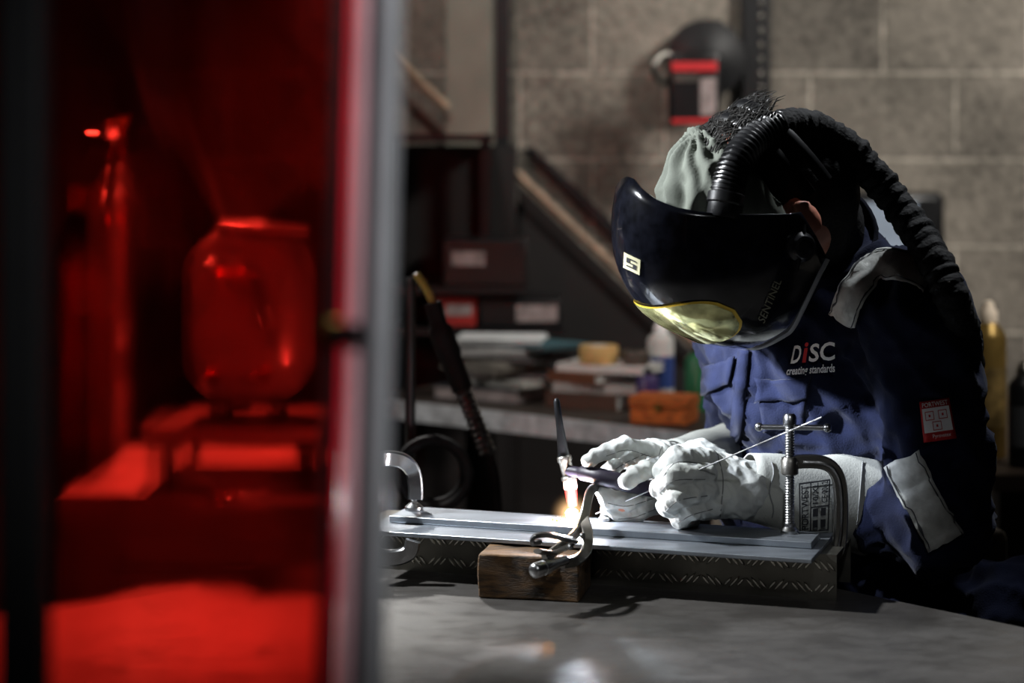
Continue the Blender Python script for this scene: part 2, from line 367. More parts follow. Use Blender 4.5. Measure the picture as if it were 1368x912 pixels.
L_=ax.length; obj('adjusting_knob',lathe(NB(),ka,ax,[(.006,0),(.006,L_*.35),(.0075,L_*.36),(.0075,L_*.55),(.0098,L_*.57),(.0098,L_*.7),(.0088,L_*.71),(.0088,L_*.75),(.0098,L_*.76),(.0098,L_*.95),(.007,L_),(.003,L_+.001)],18),STEEL,lk)
for q in(P(778,715,2.618),P(762,730,2.588)): obj('rivet',lathe(NB(),q,(0,-1,0),[(.004,0),(.004,.004),(.002,.006)],12),STEEL,lk)
# ---------------------------------------------------------------- TIG torch, arc, filler rod
BL2=mat('dark_torch_rubber',(34,28,44),.5,bump=.2)
TYY=2.782
tt=empty('welding_torch',P(765,685,TYY),'slim black welding torch with long back cap held in the far white glove','welding torch')
a=P(743,532,TYY-.01); b=P(753,608,TYY); L_=(b-a).length
obj('back_cap',lathe(NB(),a,b-a,[(.002,0),(.0045,.004),(.0052,L_*.5),(.0075,L_*.9),(.0085,L_)],20),BLK,tt)
c=P(761,640,TYY); L2=(c-b).length
obj('torch_head',lathe(NB(),b,c-b,[(.0085,0),(.0105,.002),(.0105,.008),(.009,.010),(.009,L2-.006),(.0115,L2-.004),(.0115,L2)],20),STEELD,tt)
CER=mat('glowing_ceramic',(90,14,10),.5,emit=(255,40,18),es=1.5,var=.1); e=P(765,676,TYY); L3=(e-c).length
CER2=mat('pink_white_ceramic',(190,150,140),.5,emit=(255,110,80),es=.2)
obj('gas_lens_collar',lathe(NB(),c,e-c,[(.0098,0),(.0098,L3*.32),(.0088,L3*.36)],20),CER2,tt)
obj('ceramic_cup',lathe(NB(),c+(e-c)*.34,e-c,[(.0088,0),(.0085,L3*.25),(.0070,L3*.64),(.0064,L3*.66)],20),CER,tt)
tip=P(766,687,TYY); obj('electrode',lathe(NB(),e,tip-e,[(.0016,0),(.0016,.006),(.0003,(tip-e).length)],8),STEEL,tt)
hp=[P(757,628,TYY),P(775,631,TYY-.02),P(800,636,TYY-.044),P(840,646,TYY-.04),P(893,657,TYY+.02)]
obj('torch_handle',tube(NB(),cat_(hp,6),[.0075]*7+[.0105]*5+[.012]*13,16),BL2,tt)
cb=[P(893,657,TYY+.02),P(930,668,2.87),P(975,700,2.97),P(995,800,3.03),V((.37,3.08,.45)),V((.3,3.15,.12)),V((.25,3.25,.02)),V((.2,3.4,.02))]
obj('torch_cable',tube(NB(),cat_(cb,8),.008,12),BLK,tt)
ARC=mat('arc_glow',(255,255,255),.5,emit=(255,240,215),es=60,var=0)
ac=P(764,686,TYY-.012)
obj('welding_arc',ball(NB(),ac,(.009,.006,.008)),ARC,label='brilliant white welding arc under the torch tip',cat='welding arc')
def halo():
    m=bpy.data.materials.new('arc_halo'); m.use_nodes=True; N=m.node_tree.nodes; L=m.node_tree.links; N.clear()
    out=N.new('ShaderNodeOutputMaterial'); em=N.new('ShaderNodeEmission'); em.inputs[0].default_value=(1,.58,.26,1)
    tc=N.new('ShaderNodeTexCoord'); sb=N.new('ShaderNodeVectorMath'); sb.operation='SUBTRACT'; sb.inputs[1].default_value=(0,0,.036); L.new(tc.outputs['Object'],sb.inputs[0])
    ln=N.new('ShaderNodeVectorMath'); ln.operation='LENGTH'; L.new(sb.outputs[0],ln.inputs[0])
    mr=N.new('ShaderNodeMapRange'); mr.inputs[1].default_value=0; mr.inputs[2].default_value=.036; mr.inputs[3].default_value=1; mr.inputs[4].default_value=0; L.new(ln.outputs['Value'],mr.inputs[0])
    pw=N.new('ShaderNodeMath'); pw.operation='POWER'; pw.inputs[1].default_value=3.6; L.new(mr.outputs[0],pw.inputs[0])
    ml=N.new('ShaderNodeMath'); ml.operation='MULTIPLY'; ml.inputs[1].default_value=210; L.new(pw.outputs[0],ml.inputs[0]); L.new(ml.outputs[0],em.inputs[1])
    L.new(em.outputs[0],out.inputs['Volume']); return m
obj('arc_halo',ball(NB(),ac+V((-.001,-.012,.002)),.036,seg=24),halo(),label='small orange volume added to imitate a glow fume around the welding arc',cat='halo')  # emissive volume added to imitate bloom around the arc
SPK=mat('orange_bead_glow',(255,120,30),.5,emit=(255,120,25),es=9,var=0)  # emissive beads added in place of the orange glow beside the arc
for i in range(9):
    dx=(-.006,-.011,-.016,-.009,.008,-.021,-.013,.012,-.026)[i]; dy=(-.012,-.02,-.011,-.03,-.016,-.024,-.038,-.03,-.015)[i]
    o=obj('halo_bead',ball(NB(),(ac.x+dx,ac.y+dy+.004,.9772),.0011+.0003*(i%3),seg=10),SPK,label='tiny orange bead added to imitate glow beside the welding arc',cat='glow_bead',group='orange beads added to imitate glow around the arc')
r0=P(796,686,2.775); r1=P(1098,557,2.54)
obj('filler_rod',tube(NB(),[r0,r0.lerp(r1,.3),r1],.0010,8),STEEL,label='thin straight metal filler rod threaded through the near white glove',cat='filler rod')
# ---------------------------------------------------------------- person
per=empty('person',(.6,2.8,0),'person in navy coverall, black air fed welding helmet and white gloves, bent over the work','person')
ff=V((-.75,-.66,0)).normalized(); ll=V((.66,-.75,0)).normalized()
Hf=V((-.76,-.25,-.60)).normalized(); Hu=V((-.55,-.17,.82)); Hu=(Hu-Hf*Hu.dot(Hf)).normalized(); Hl=Hu.cross(Hf)
O=V((.34,2.71,1.40)); HR=basis(Hf,Hl,Hu)
def H(a,b,c): return O+Hf*a+Hl*b+Hu*c
NK=P(1086,356,2.84)
lean=V((-.32*.75,-.32*.66,1)).normalized(); TRz=basis(ll,lean.cross(ll).normalized(),lean)
SL=P(1222,420,2.70); SR=P(985,418,2.99); EL=P(1264,706,2.72); WLh=P(1110,666,2.79); ER=P(1010,665,3.10); WRh=P(935,628,2.94)
SLE=P(1158,682,2.772)
CH=P(1092,486,2.90); BE=P(1145,640,2.98); HI=P(1212,860,2.98)
legs=[]
for s in(1,-1):
    hp_=V((.64,2.90,0))+ll*(.09*s); legs.append((hp_+ff*-.03+up*.80,hp_+ff*.03+up*.45,hp_+ff*-.02+up*.10))
DL=.085
LG=dict(palm=[((998,650,2.64+DL),(945,640,2.645+DL),.036,.040),((990,662,2.63+DL),(940,662,2.625+DL),.032,.032)],
 f=[[(945,614,2.625),(905,611,2.60),(886,630,2.615),(902,642,2.65)],
    [(942,634,2.60),(901,636,2.572),(881,652,2.60),(898,662,2.635)],
    [(945,656,2.595),(908,662,2.568),(890,676,2.595),(908,684,2.63)],
    [(952,674,2.60),(924,682,2.585),(908,691,2.605),(922,693,2.635)],
    [(975,622,2.66),(935,601,2.665),(902,610,2.675)]],r=[.0160,.0154,.0144,.0130])
LG['f']=[[(a,b,c+DL) for a,b,c in ch_] for ch_ in LG['f']]
RG=dict(palm=[((905,622,2.86),(873,618,2.81),.030,.034),((890,640,2.85),(868,650,2.81),.026,.026)],
 f=[[(870,604,2.79),(838,595,2.755),(810,603,2.745),(788,614,2.745)],
    [(862,600,2.79),(836,612,2.765),(820,622,2.762),(812,630,2.765)],
    [(872,660,2.80),(838,670,2.755),(812,666,2.745),(804,655,2.745)],
    [(880,672,2.81),(850,684,2.77),(826,687,2.76),(812,681,2.755)],
    [(880,622,2.77),(862,628,2.735),(848,634,2.720),(836,644,2.718)]],r=[.0142,.0134,.0122,.0110])
def hands(Fd,G,sc,k):
    for a,b,ra,rb in G['palm']: Fd.cap(P(*a),P(*b),ra*sc,rb*sc,k*1.5)
    for c in G['f']:
        pts=[P(*q) for q in c]; Fd.chain(pts,[r*sc for r in G['r'][:len(pts)]],k)
Fb=Field((.05,2.35,0),(.98,3.35,1.62),.0085)
Fb.ell(H(-.005,0,.02),(.098,.078,.118),HR,.01); Fb.ell(H(.045,0,-.06),(.05,.052,.05),HR,.03)
Fb.ell(H(.1,0,-.015),(.02,.014,.028),HR,.012); Fb.ell(H(.09,0,-.055),(.012,.024,.01),HR,.01); Fb.ell(H(.088,0,-.085),(.02,.025,.02),HR,.015)
for s in(1,-1):
    Fb.ell(H(-.016,s*.098,-.012),(.018,.012,.029),HR,.006); Fb.cap(H(-.014,s*.06,-.008),H(-.014,s*.090,-.010),.013,.012,.01)
Fb.cap(H(-.04,0,-.05),NK,.044,.046,.02)
Fb.ell(CH,(.165,.095,.19),TRz,.05); Fb.ell(BE,(.14,.095,.17),None,.05); Fb.ell(HI,(.15,.11,.13),None,.05); Fb.cap(NK,CH,.05,.1,.05)
for S_,E_,W_ in((SL,EL,WLh),(SR,ER,WRh)):
    Fb.cap(NK,S_,.045,.045,.04); Fb.cap(S_,E_,.045,.034,.02); Fb.cap(E_,W_,.030,.024,.01)
Fb.cap(WLh,P(998,650,2.64+DL),.024,.026,.02); Fb.cap(WRh,P(905,622,2.86),.027,.025,.02)
hands(Fb,LG,.72,.006); hands(Fb,RG,.72,.006)
for a,b,c in legs:
    Fb.cap(a,b,.075,.052,.03); Fb.cap(b,c,.052,.036,.02); Fb.cap(c,c+ff*.13-up*.06,.036,.026,.02)
obj('body',Fb.bm(),SKIN,per,recalc=False,ang=180)
for s in(1,-1): obj('eye',ball(NB(),H(.083,s*.031,.012),.011),WHITE,per)
# coverall
Fc=Field((.08,2.35,.05),(1.0,3.4,1.44),.0064)
Fc.ell(CH,(.195,.13,.20),TRz,.05); Fc.ell(BE,(.175,.135,.22),None,.06); Fc.ell(HI,(.175,.14,.16),None,.06)
Fc.cap(NK,SL,.064,.070,.045); Fc.cap(NK,SR,.068,.068,.05); Fc.cap(NK,CH,.08,.12,.06); Fc.cap(CH,BE,.12,.12,.06)
Fc.cap(SL,EL,.080,.067,.03); Fc.cap(EL,SLE,.064,.050,.02)
Fc.cap(SR,ER,.073,.058,.03); Fc.cap(ER,P(945,628,2.95),.058,.042,.02)
for a,b,c in legs: Fc.cap(a,b,.10,.075,.03); Fc.cap(b,c,.075,.062,.02)
def foldc(p,n):
    q=V((p.x*8,p.y*8,p.z*3.6)); a=ridg(q+V((3,1,7)))
    q2=V((p.x*15+p.z*10,p.y*15,p.z*9)); b=ridg(q2)
    c2=ridg(V((p.x*28-p.z*20,p.y*28,p.z*22)))
    el=max(0,1-(p-EL).length/.16); c=ridg(V((p.x*9,p.y*9,p.z*26)))*el
    w_=min(1,(p-SLE).length/.09)
    return (.013*a+.010*b+.006*c2+.007*c-.015)*w_
cbm=Fc.bm(foldc); CBV=BVHTree.FromBMesh(cbm)
cov=obj('coverall',cbm,NAVY,per,recalc=False,ang=180)
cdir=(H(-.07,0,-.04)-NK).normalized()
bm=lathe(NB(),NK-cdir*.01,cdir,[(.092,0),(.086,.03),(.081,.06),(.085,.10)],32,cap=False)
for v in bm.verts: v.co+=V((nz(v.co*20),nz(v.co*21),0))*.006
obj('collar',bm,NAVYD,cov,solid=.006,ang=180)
bm=drape(NB(),CBV,[(1010,506),(1084,503),(1080,532),(1013,536)],12,6,.007); obj('pocket_flap',bm,NAVY,cov,solid=.004,ang=180)
bm=drape(NB(),CBV,[(1016,530),(1078,527),(1074,572),(1020,576)],10,8,.003); obj('pocket',bm,NAVY,cov,solid=.003,ang=180)
bm=drape(NB(),CBV,[(944,488),(985,478),(978,512),(942,528)],8,5,.006); obj('pocket_flap',bm,NAVY,cov,solid=.004,ang=180)
bm=dband(NB(),CBV,[(996,466),(990,520),(984,592)],14,.003,2); obj('button_placket',bm,NAVY,cov,solid=.003,ang=180)
s1=[(1244,378),(1212,360),(1180,356),(1158,372),(1140,400),(1128,428)]
obj('shoulder_stripe',dband(NB(),CBV,s1,38,.008,8),REFL,cov,ang=180,label='pale grey reflective shoulder stripe',solid=.001)
s2=[(1206,610),(1232,665),(1264,725)]
obj('sleeve_stripe',dband(NB(),CBV,s2,48,.007,8),REFL,cov,ang=180,label='pale grey reflective sleeve stripe',solid=.001)
ST=mat('dark_stitching',(60,62,66),.8)
for s_,hw in((s1,16),(s2,20)):
    for sg in(-1,1):
        pp=[]
        for i,(x,y) in enumerate(s_):
            a=V(s_[max(i-1,0)]);b=V(s_[min(i+1,len(s_)-1)]); t=(b-a).normalized(); pp.append((x-t.y*hw*sg,y+t.x*hw*sg))
        obj('stitching',dband(NB(),CBV,pp,1.6,.0095,1),ST,cov,ang=180)
fq=flatq(CBV,[(1059,461),(1115,455),(1115,501),(1049,505)])
bm=NB(); ftext(bm,fq,'D',.04,.24,.02,.56,True); obj('logo_letter',bm,WHITE,cov,recalc=False,label='white chest letter')
bm=ftext(NB(),fq,'SC',.43,1,.02,.56,True); obj('logo_letters',bm,WHITE,cov,recalc=False,label='white chest letters')
bm=ftext(NB(),fq,'creating standards',.0,1,.66,.98,True)
obj('logo_lettering',bm,WHITE,cov,recalc=False,label='small white chest lettering')
bm=ftext(NB(),fq,'i',.29,.38,-.04,.56,True); obj('logo_letter',bm,REDP,cov,recalc=False,label='red chest letter')
q=[(1228,537),(1268,531),(1278,585),(1234,591)]
fp=flatq(CBV,q,.0015); dC=(fp[0]-CAM).normalized()
def fgridn(c,u0,u1,v0,v1,k,n=6):
    bm=NB(); g=[[bm.verts.new(bil(c,u0+(u1-u0)*i/n,v0+(v1-v0)*j/n)-dC*k) for i in range(n+1)] for j in range(n+1)]
    for j in range(n):
        for i in range(n): bm.faces.new((g[j][i],g[j][i+1],g[j+1][i+1],g[j+1][i]))
    return bm
obj('sleeve_patch',fgridn(fp,0,1,0,1,0),REDP,cov,ang=180,label='red bordered sleeve patch',solid=.0008)
obj('patch_field',fgridn(fp,.06,.94,.18,.78,.0015),WHITE,cov,ang=180)
fp2=[p-dC*.0028 for p in fp]
obj('patch_lettering',ftext(NB(),fp2,'PORTWEST',.08,.92,.04,.15),WHITE,cov,recalc=False)
obj('patch_script',ftext(NB(),fp2,'Pyrovatex',.3,.85,.83,.95),WHITE,cov,recalc=False)
bm=NB()
for (a0,b0) in((.14,.26),(.56,.26),(.34,.52)):
    for (x0,x1,y0,y1) in((a0,a0+.28,b0,b0+.018),(a0,a0+.28,b0+.2,b0+.218),(a0,a0+.02,b0,b0+.2),(a0+.26,a0+.28,b0,b0+.2),(a0+.11,a0+.17,b0+.08,b0+.14)):
        bm.faces.new([bm.verts.new(bil(fp2,u,v)) for u,v in((x0,y0),(x1,y0),(x1,y1),(x0,y1))])
obj('patch_symbols',bm,REDP,cov,recalc=False)
for i,(a,b,c) in enumerate(legs):
    Fo=Field((c.x-.3,c.y-.3,-.0),(c.x+.3,c.y+.3,.24),.008)
    Fo.cap(c+up*.06,c-up*.04,.055,.05,.02); Fo.cap(c-up*.05,c+ff*.15-up*.055,.045,.042,.02); Fo.half((0,0,.006),(0,0,-1)); Fo.half((0,0,.2),(0,0,1))
    obj('boot',Fo.bm(),BLK,per,recalc=False,ang=180)
# gloves
for G,lo,hi in((LG,(.15,2.56,.9),(.48,2.86,1.12)),(RG,(.05,2.65,.9),(.3,2.97,1.12))):
    Fg=Field(lo,hi,.0022); hands(Fg,G,1.0,.0024)
    gb=Fg.bm(lambda p,n:.0016*ridg(V((p.x*26,p.y*26,p.z*13)))+.0022*ridg(V((p.x*70+p.z*40,p.y*60,p.z*50)))-.0018)
    GB=BVHTree.FromBMesh(gb)
    gl=obj('glove',gb,GLOVE,per,recalc=False,ang=180,label='near glove holding the filler rod' if G is LG else 'far glove gripping the torch')
    for c_ in G['f'][:4]:
        pts=[V((a,b,0)) for a,b,_ in c_[:3]]; bm=tube(NB(),[hit(GB,p.x,p.y+6,.0001) for p in cat_(pts,5)],.0006,6)
        obj('finger_seam',bm,SEAM,gl,ang=180)
    c0=[(958,606),(966,640),(962,690)] if G is LG else [(884,596),(880,612),(886,620)]
    obj('palm_seam',tube(NB(),[hit(GB,p.x,p.y,.0002) for p in cat_([V((a,b,0)) for a,b in c0],6)],.0008,6),SEAM,gl,ang=180)
def cuff(a,b,ra,rb,ell):
    pts=[V(a).lerp(V(b),i/14) for i in range(15)]
    bm=tube(NB(),pts,[ra+(rb-ra)*(i/14)**1.2 for i in range(15)],48,cap=False,ell=ell)
    for v in bm.verts: v.co+=V((0,nz(v.co*11),nz(v.co*13+V((5,0,0)))))*.007
    bm.normal_update()
    return bm
cu=cuff(P(996,650,2.73),P(1162,674,2.785),.044,.071,(1,.84)); CUV=BVHTree.FromBMesh(cu)
cuo=obj('glove_cuff',cu,GLOVEC,per,solid=.002,ang=180)
q=[(1066,646),(1108,641),(1106,706),(1068,709)]
bm=NB()
for (x0,x1,y0,y1) in((0,1,0,.03),(0,1,.97,1),(0,.045,0,1),(.955,1,0,1),(.36,.40,0,1),(.36,1,.5,.53)): drape(bm,CUV,q,3,3,.004,x0,x1,y0,y1)
obj('cuff_stamp',bm,INK,cuo,recalc=False)
qr=[(1068,709),(1066,646),(1108,641),(1106,706)]
for s_,u0,u1,v0,v1 in(('PORTWEST',.06,.94,.07,.31),('10/XL',.55,.96,.43,.62),('CE 0062',.55,.97,.72,.92)):
    obj('cuff_lettering',dtext(NB(),CUV,qr,s_,.0045,u0,u1,v0,v1,True),INK,cuo,recalc=False)
for i in range(2):
    for j in range(2): obj('cuff_symbol',drape(NB(),CUV,qr,1,1,.0045,.08+i*.22,.23+i*.22,.45+j*.26,.62+j*.26),INK,cuo,recalc=False)
obj('cuff_seam',tube(NB(),[hit(CUV,1030+3*math.sin(i),618+i*8,.002) for i in range(10)],.0010,6),SEAM,cuo)
obj('cuff_hem',tube(NB(),[hit(CUV,1152-i,618+i*11,.002) for i in range(11)],.0010,6),SEAM,cuo)
obj('glove_cuff',cuff(P(900,622,2.86),P(975,612,2.99),.036,.052,(1,.9)),GLOVEC,per,solid=.003,ang=180)
# helmet
us=[-.14,-.13,-.107,-.08,-.054,-.03,-.003,.025,.049,.08,.109,.13,.147,.16]
fs=[.105,.125,.152,.174,.189,.200,.208,.210,.207,.197,.180,.162,.142,.12]
ws=[.06,.068,.085,.100,.110,.116,.119,.120,.119,.115,.108,.102,.095,.085]
def S(th,u,off=0):
    f=np.interp(u,us,fs)+off; w_=np.interp(u,us,ws)+off; c=math.cos(th); s=math.sin(th)
    c=math.copysign(abs(c)**.85,c); s=math.copysign(abs(s)**.85,s)
    if c<0: c*=.55
    return H(f*c,w_*s,u)
TM=91
def ub(th):
    a=abs(math.degrees(th)); return -.132+ (0 if a<50 else .075*((a-50)/47)**1.6)
def ut(th): return .152*max(0,math.cos(th))**.84+.006
bm=NB(); NT,NS=60,24; g=[]
for i in range(NT+1):
    th=math.radians(-TM+2*TM*i/NT); g.append([bm.verts.new(S(th,ub(th)+(ut(th)-ub(th))*j/NS)) for j in range(NS+1)])
for i in range(NT):
    for j in range(NS): bm.faces.new((g[i][j],g[i+1][j],g[i+1][j+1],g[i][j+1]))
for _ in range(4): bmesh.ops.smooth_vert(bm,verts=[v for v in bm.verts if not v.is_boundary],factor=.5,use_axis_x=True,use_axis_y=True,use_axis_z=True)
bmesh.ops.recalc_face_normals(bm,faces=bm.faces)
HBV=BVHTree.FromBMesh(bm)
hel=obj('welding_helmet',bm,SHELL,per,solid=.004,ang=180)
LENS=mat('pale_amber_mirror_lens',(212,210,146),.10,.7,var=.6,vs=34,coat=.5)
RIMY=mat('yellow_lens_rim',(215,180,60),.4)
def lensgrid(off,k):
    bm=NB(); g=[]
    for i in range(41):
        t=-1+2*i/40; th=math.radians(55*t*k-8); hh=.044*k*(1-abs(t)**5)**.5+.0005; uc=-.032-.016*abs(t)
        g.append([bm.verts.new(S(th,uc-hh+2*hh*j/10,off)) for j in range(11)])
    for i in range(40):
        for j in range(10): bm.faces.new((g[i][j],g[i+1][j],g[i+1][j+1],g[i][j+1]))
    return bm
obj('lens_rim',lensgrid(.0035,1.03),RIMY,hel,ang=180); obj('visor_lens',lensgrid(.005,1),LENS,hel,ang=180)
KN=mat('satin_black_knob',(34,34,37),.3)
kc=H(.024,.118,-.030); obj('pivot_knob',lathe(NB(),kc-Hl*.004,Hl,[(.020,0),(.020,.010),(.016,.014),(.0145,.021),(.010,.022),(.010,.018),(.002,.018)],20),KN,hel,ang=25)
obj('pivot_bracket',tube(NB(),cat_([H(.004,.114,-.012),H(.02,.121,-.025),H(.05,.119,-.05)],5),.009,10,ell=(1,.5),up=Hl),BLK,hel)
obj('chin_seal',tube(NB(),[S(math.radians(a),ub(math.radians(a)),.001) for a in range(-TM,TM+1,2)],.004,8),mat('grey_rubber_edge',(150,152,156),.4),hel)
q=[(837,336),(858,346),(857,366),(836,356)]
obj('badge',drape(NB(),HBV,q,4,4,.004),CREAM,hel,ang=180,label='small cream badge')
bm=NB(); drape(bm,HBV,q,1,1,.0048,.2,.8,.2,.3); drape(bm,HBV,q,1,1,.0048,.2,.8,.68,.78); drape(bm,HBV,q,1,1,.0048,.2,.4,.2,.5); drape(bm,HBV,q,1,1,.0048,.6,.8,.45,.78); drape(bm,HBV,q,1,1,.0048,.2,.8,.45,.54)
obj('badge_mark',bm,INK,hel,recalc=False)
q=[(1011,424),(1034,370),(1043,374),(1020,430)]
obj('helmet_lettering',dtext(NB(),HBV,q,'SENTINEL',.004,0,1,0,.95),YELP,hel,recalc=False)
def wr(p,n):
    q=p-O; a=math.atan2(q.dot(Hl),q.dot(Hf)); return .0045*math.sin(15*a+4*nz(p*9))+.008*ridg(V((p.x*24,p.y*16,p.z*9)))+.004*ridg(V((p.x*46,p.y*30,p.z*20)))-.008
def wr2(p,n): return .006*ridg(V((p.x*22,p.y*14,p.z*12)))-.004
Fh=Field(tuple(O-V((.28,.25,.2))),tuple(O+V((.25,.25,.25))),.0036); Fh.ell(H(.006,0,.004),(.134,.104,.146),HR); Fh.half(H(.0,0,0),-Hf); Fh.half(H(0,0,-.01),-Hu)
obj('head_cover',Fh.bm(wr),GREYC,per,recalc=False,ang=180,label='crumpled grey cloth head cover')
Fh=Field(tuple(O-V((.25,.25,.3))),tuple(O+V((.3,.3,.25))),.005); Fh.ell(H(-.008,0,.008),(.108,.090,.130),HR); Fh.half(H(.004,0,0),Hf); Fh.half(H(0,0,.016),-Hu)
Fh.cap(H(-.070,.012,.0),NK+ll*.008,.074,.072,.015)
obj('head_harness',Fh.bm(wr2),BLKC,per,recalc=False,ang=180)
bm=NB()
for (a,b) in((-.035,.02),(-.065,.0)):
    tube(bm,[H(a,.104*math.sin(t),.142*math.cos(t)) for t in np.linspace(-1.5,1.5,24)],.009,8,ell=(.35,1),up=tuple(Hl))
obj('headgear_strap',bm,BLK,per)
bm=NB()
for i in range(420):
    a=random.uniform(-.08,.03); b=random.uniform(-.07,.07); base=H(a,b,.142-1.4*(a*a)-5.5*(b*b)*.5)
    dr=(Hu*random.uniform(.0,.2)-Hf*random.uniform(.5,1.1)+Hl*random.uniform(-.2,.6)).normalized(); L_=random.uniform(.016,.030)
    p2=base+dr*L_*.6; p3=p2+(dr+V((random.uniform(.0,.3),0,random.uniform(-.7,-.2)))).normalized()*L_*.5
    tube(bm,[base-Hu*.006,p2,p3],[.0011,.0009,.0003],5)
obj('hair',bm,HAIR,per)
# air hose
hp=[P(968,276,2.585),P(974,244,2.59),P(987,212,2.60),P(1010,185,2.63),P(1042,170,2.655),P(1082,170,2.68),P(1122,190,2.69),P(1163,229,2.70),P(1200,275,2.69),P(1232,320,2.655),P(1256,362,2.62),P(1272,402,2.61),P(1284,436,2.66),P(1292,475,2.82),P(1286,560,3.06),P(1262,720,3.18)]
pth=cat_(hp,24); sp=int(24*3.9)
seg=pth[10:sp+4]
hos=obj('air_hose',tube(NB(),seg,[.0225 if (i//2)%2 else .019 for i in range(len(seg))],22),BLK,per)
pp=pth[sp:]; bm=tube(NB(),pp,[.0220+.0015*nz(V((i*.35,0,0)))+(.0018 if (i//4)%2 else 0) for i in range(len(pp))],24)
for v in bm.verts: v.co+=V((nz(v.co*45),nz(v.co*45+V((9,0,0))),nz(v.co*45+V((0,9,0)))))*.003
obj('hose_sleeve',bm,BLKC,hos,ang=180)
a,b=pth[0],pth[14]; L_=(b-a).length; obj('hose_connector',lathe(NB(),a-(b-a).normalized()*.015,b-a,[(.02,0),(.022,.004),(.022,.018),(.0245,.02),(.0245,.032),(.021,.034),(.021,.044)],24),BLK,hos)
q=pth[-1]; obj('air_filter_unit',box(NB(),q+V((.0,.03,-.08)),(.2,.1,.2),rz(-41)),BLK,per,bevel=.02)
# ---------------------------------------------------------------- welding screen in the foreground
def redmat():
    m=bpy.data.materials.new('red_pvc'); m.use_nodes=True; N=m.node_tree.nodes; L=m.node_tree.links; N.remove(N['Principled BSDF'])
    t=N.new('ShaderNodeBsdfTransparent'); g=N.new('ShaderNodeBsdfGlossy'); g.inputs['Color'].default_value=(1,.35,.35,1); g.inputs['Roughness'].default_value=.18
    rf=N.new('ShaderNodeBsdfRefraction'); rf.inputs['IOR'].default_value=1.03; rf.inputs['Roughness'].default_value=.34
    n=N.new('ShaderNodeTexNoise'); n.inputs['Scale'].default_value=3
    n2=N.new('ShaderNodeTexNoise'); n2.inputs['Scale'].default_value=7; n2.inputs['Detail'].default_value=2
    tc=N.new('ShaderNodeTexCoord'); mp=N.new('ShaderNodeMapping'); mp.inputs['Scale'].default_value=(2.2,1,.5)
    L.new(tc.outputs['Object'],mp.inputs[0]); L.new(mp.outputs[0],n.inputs['Vector']); L.new(mp.outputs[0],n2.inputs['Vector'])
    bp=N.new('ShaderNodeBump'); bp.inputs['Strength'].default_value=.9; bp.inputs['Distance'].default_value=.02; L.new(n2.outputs['Fac'],bp.inputs['Height'])
    L.new(bp.outputs[0],rf.inputs['Normal']); L.new(bp.outputs[0],g.inputs['Normal'])
    cr=N.new('ShaderNodeValToRGB'); cr.color_ramp.elements[0].color=(.75,.008,.006,1); cr.color_ramp.elements[1].color=(1,.045,.026,1); L.new(n.outputs['Fac'],cr.inputs[0]); L.new(cr.outputs[0],t.inputs[0]); L.new(cr.outputs[0],rf.inputs[0])
    m1=N.new('ShaderNodeMixShader'); m1.inputs[0].default_value=.76; L.new(t.outputs[0],m1.inputs[1]); L.new(rf.outputs[0],m1.inputs[2])
    mx=N.new('ShaderNodeMixShader'); mx.inputs[0].default_value=.02; L.new(m1.outputs[0],mx.inputs[1]); L.new(g.outputs[0],mx.inputs[2]); L.new(mx.outputs[0],N['Material Output'].inputs[0]); return m
SY=1.30
def sx(px): return (px-684)/F_*SY
def lean_(x,z,k=1): return x+(z-1.364)*.027*k
scr=empty('welding_screen',(sx(0),SY,0),'see-through red welding curtain hung on a metal frame in the left foreground','welding screen')
xL=-1.45
bm=NB(); nx=160; rows=[[],[]]
for i in range(nx+1):
    x=xL+(sx(450)-xL)*i/nx; y=SY+.004*math.sin(x*55)+.002*math.sin(x*131)
    for j,z in enumerate((.12,2.0)): rows[j].append(bm.verts.new((lean_(x,z,(i/nx)**3),y,z)))
for i in range(nx): bm.faces.new((rows[0][i],rows[0][i+1],rows[1][i+1],rows[1][i]))
obj('curtain',bm,redmat(),scr,ang=180)
DRED=mat('dark_red_hem',(44,1,3),.4,var=.2)
def vstrip(px0,px1,y,th=.004,z0=.12,z1=2.0):
    bm=NB(); a=[V((lean_(sx(px0),z0),y,z0)),V((lean_(sx(px1),z0),y,z0)),V((lean_(sx(px1),z1),y,z1)),V((lean_(sx(px0),z1),y,z1))]
    return prism(bm,a,(0,th,0))
obj('hem',vstrip(434,454,SY-.003),DRED,scr)
obj('curtain_edge',vstrip(455,463,SY-.008),mat('bright_red_edge',(235,24,48),.3),scr)
GPOST=mat('silver_grey_post',(196,198,202),.3,.5,var=.3,vs=9,bump=.2,stretch=(1,1,.4))
PKP=mat('pale_pink_highlight',(230,180,186),.3,var=.1)
obj('post',tube(NB(),[V((lean_(sx(509),0),SY,.0)),V((lean_(sx(509),2.03),SY,2.03))],.0084,20),GPOST,scr,label='pale silver metal post')
obj('post_highlight',tube(NB(),[V((lean_(sx(473),.1),SY-.004,.1)),V((lean_(sx(473),2.03),SY-.004,2.03))],.0042,12),PKP,scr)  # pale pink tube imitates the bright highlight along the post
obj('edge_channel',vstrip(480,498,SY+.004,.006,.1,2.03),BLKM,scr)
obj('post',box(NB(),(sx(48),SY-.03,1.015),(.029,.03,2.03)),MATB,scr,bevel=.004,label='black metal post')
obj('post',box(NB(),(xL,SY,1.015),(.03,.03,2.03)),BLKM,scr)
obj('top_rail',box(NB(),((xL+sx(530))/2,SY,2.045),(sx(530)-xL+.03,.03,.03)),BLKM,scr)
for x in(xL,lean_(sx(510),0)): obj('foot',box(NB(),(x,SY,.015),(.05,.5,.03)),BLKM,scr,bevel=.004)
bm=NB(); tube(bm,[V((sx(446),SY-.012,P(0,437,SY).z)),V((sx(490),SY-.018,P(0,439,SY).z))],.005,10); obj('clip',bm,BLK,scr)
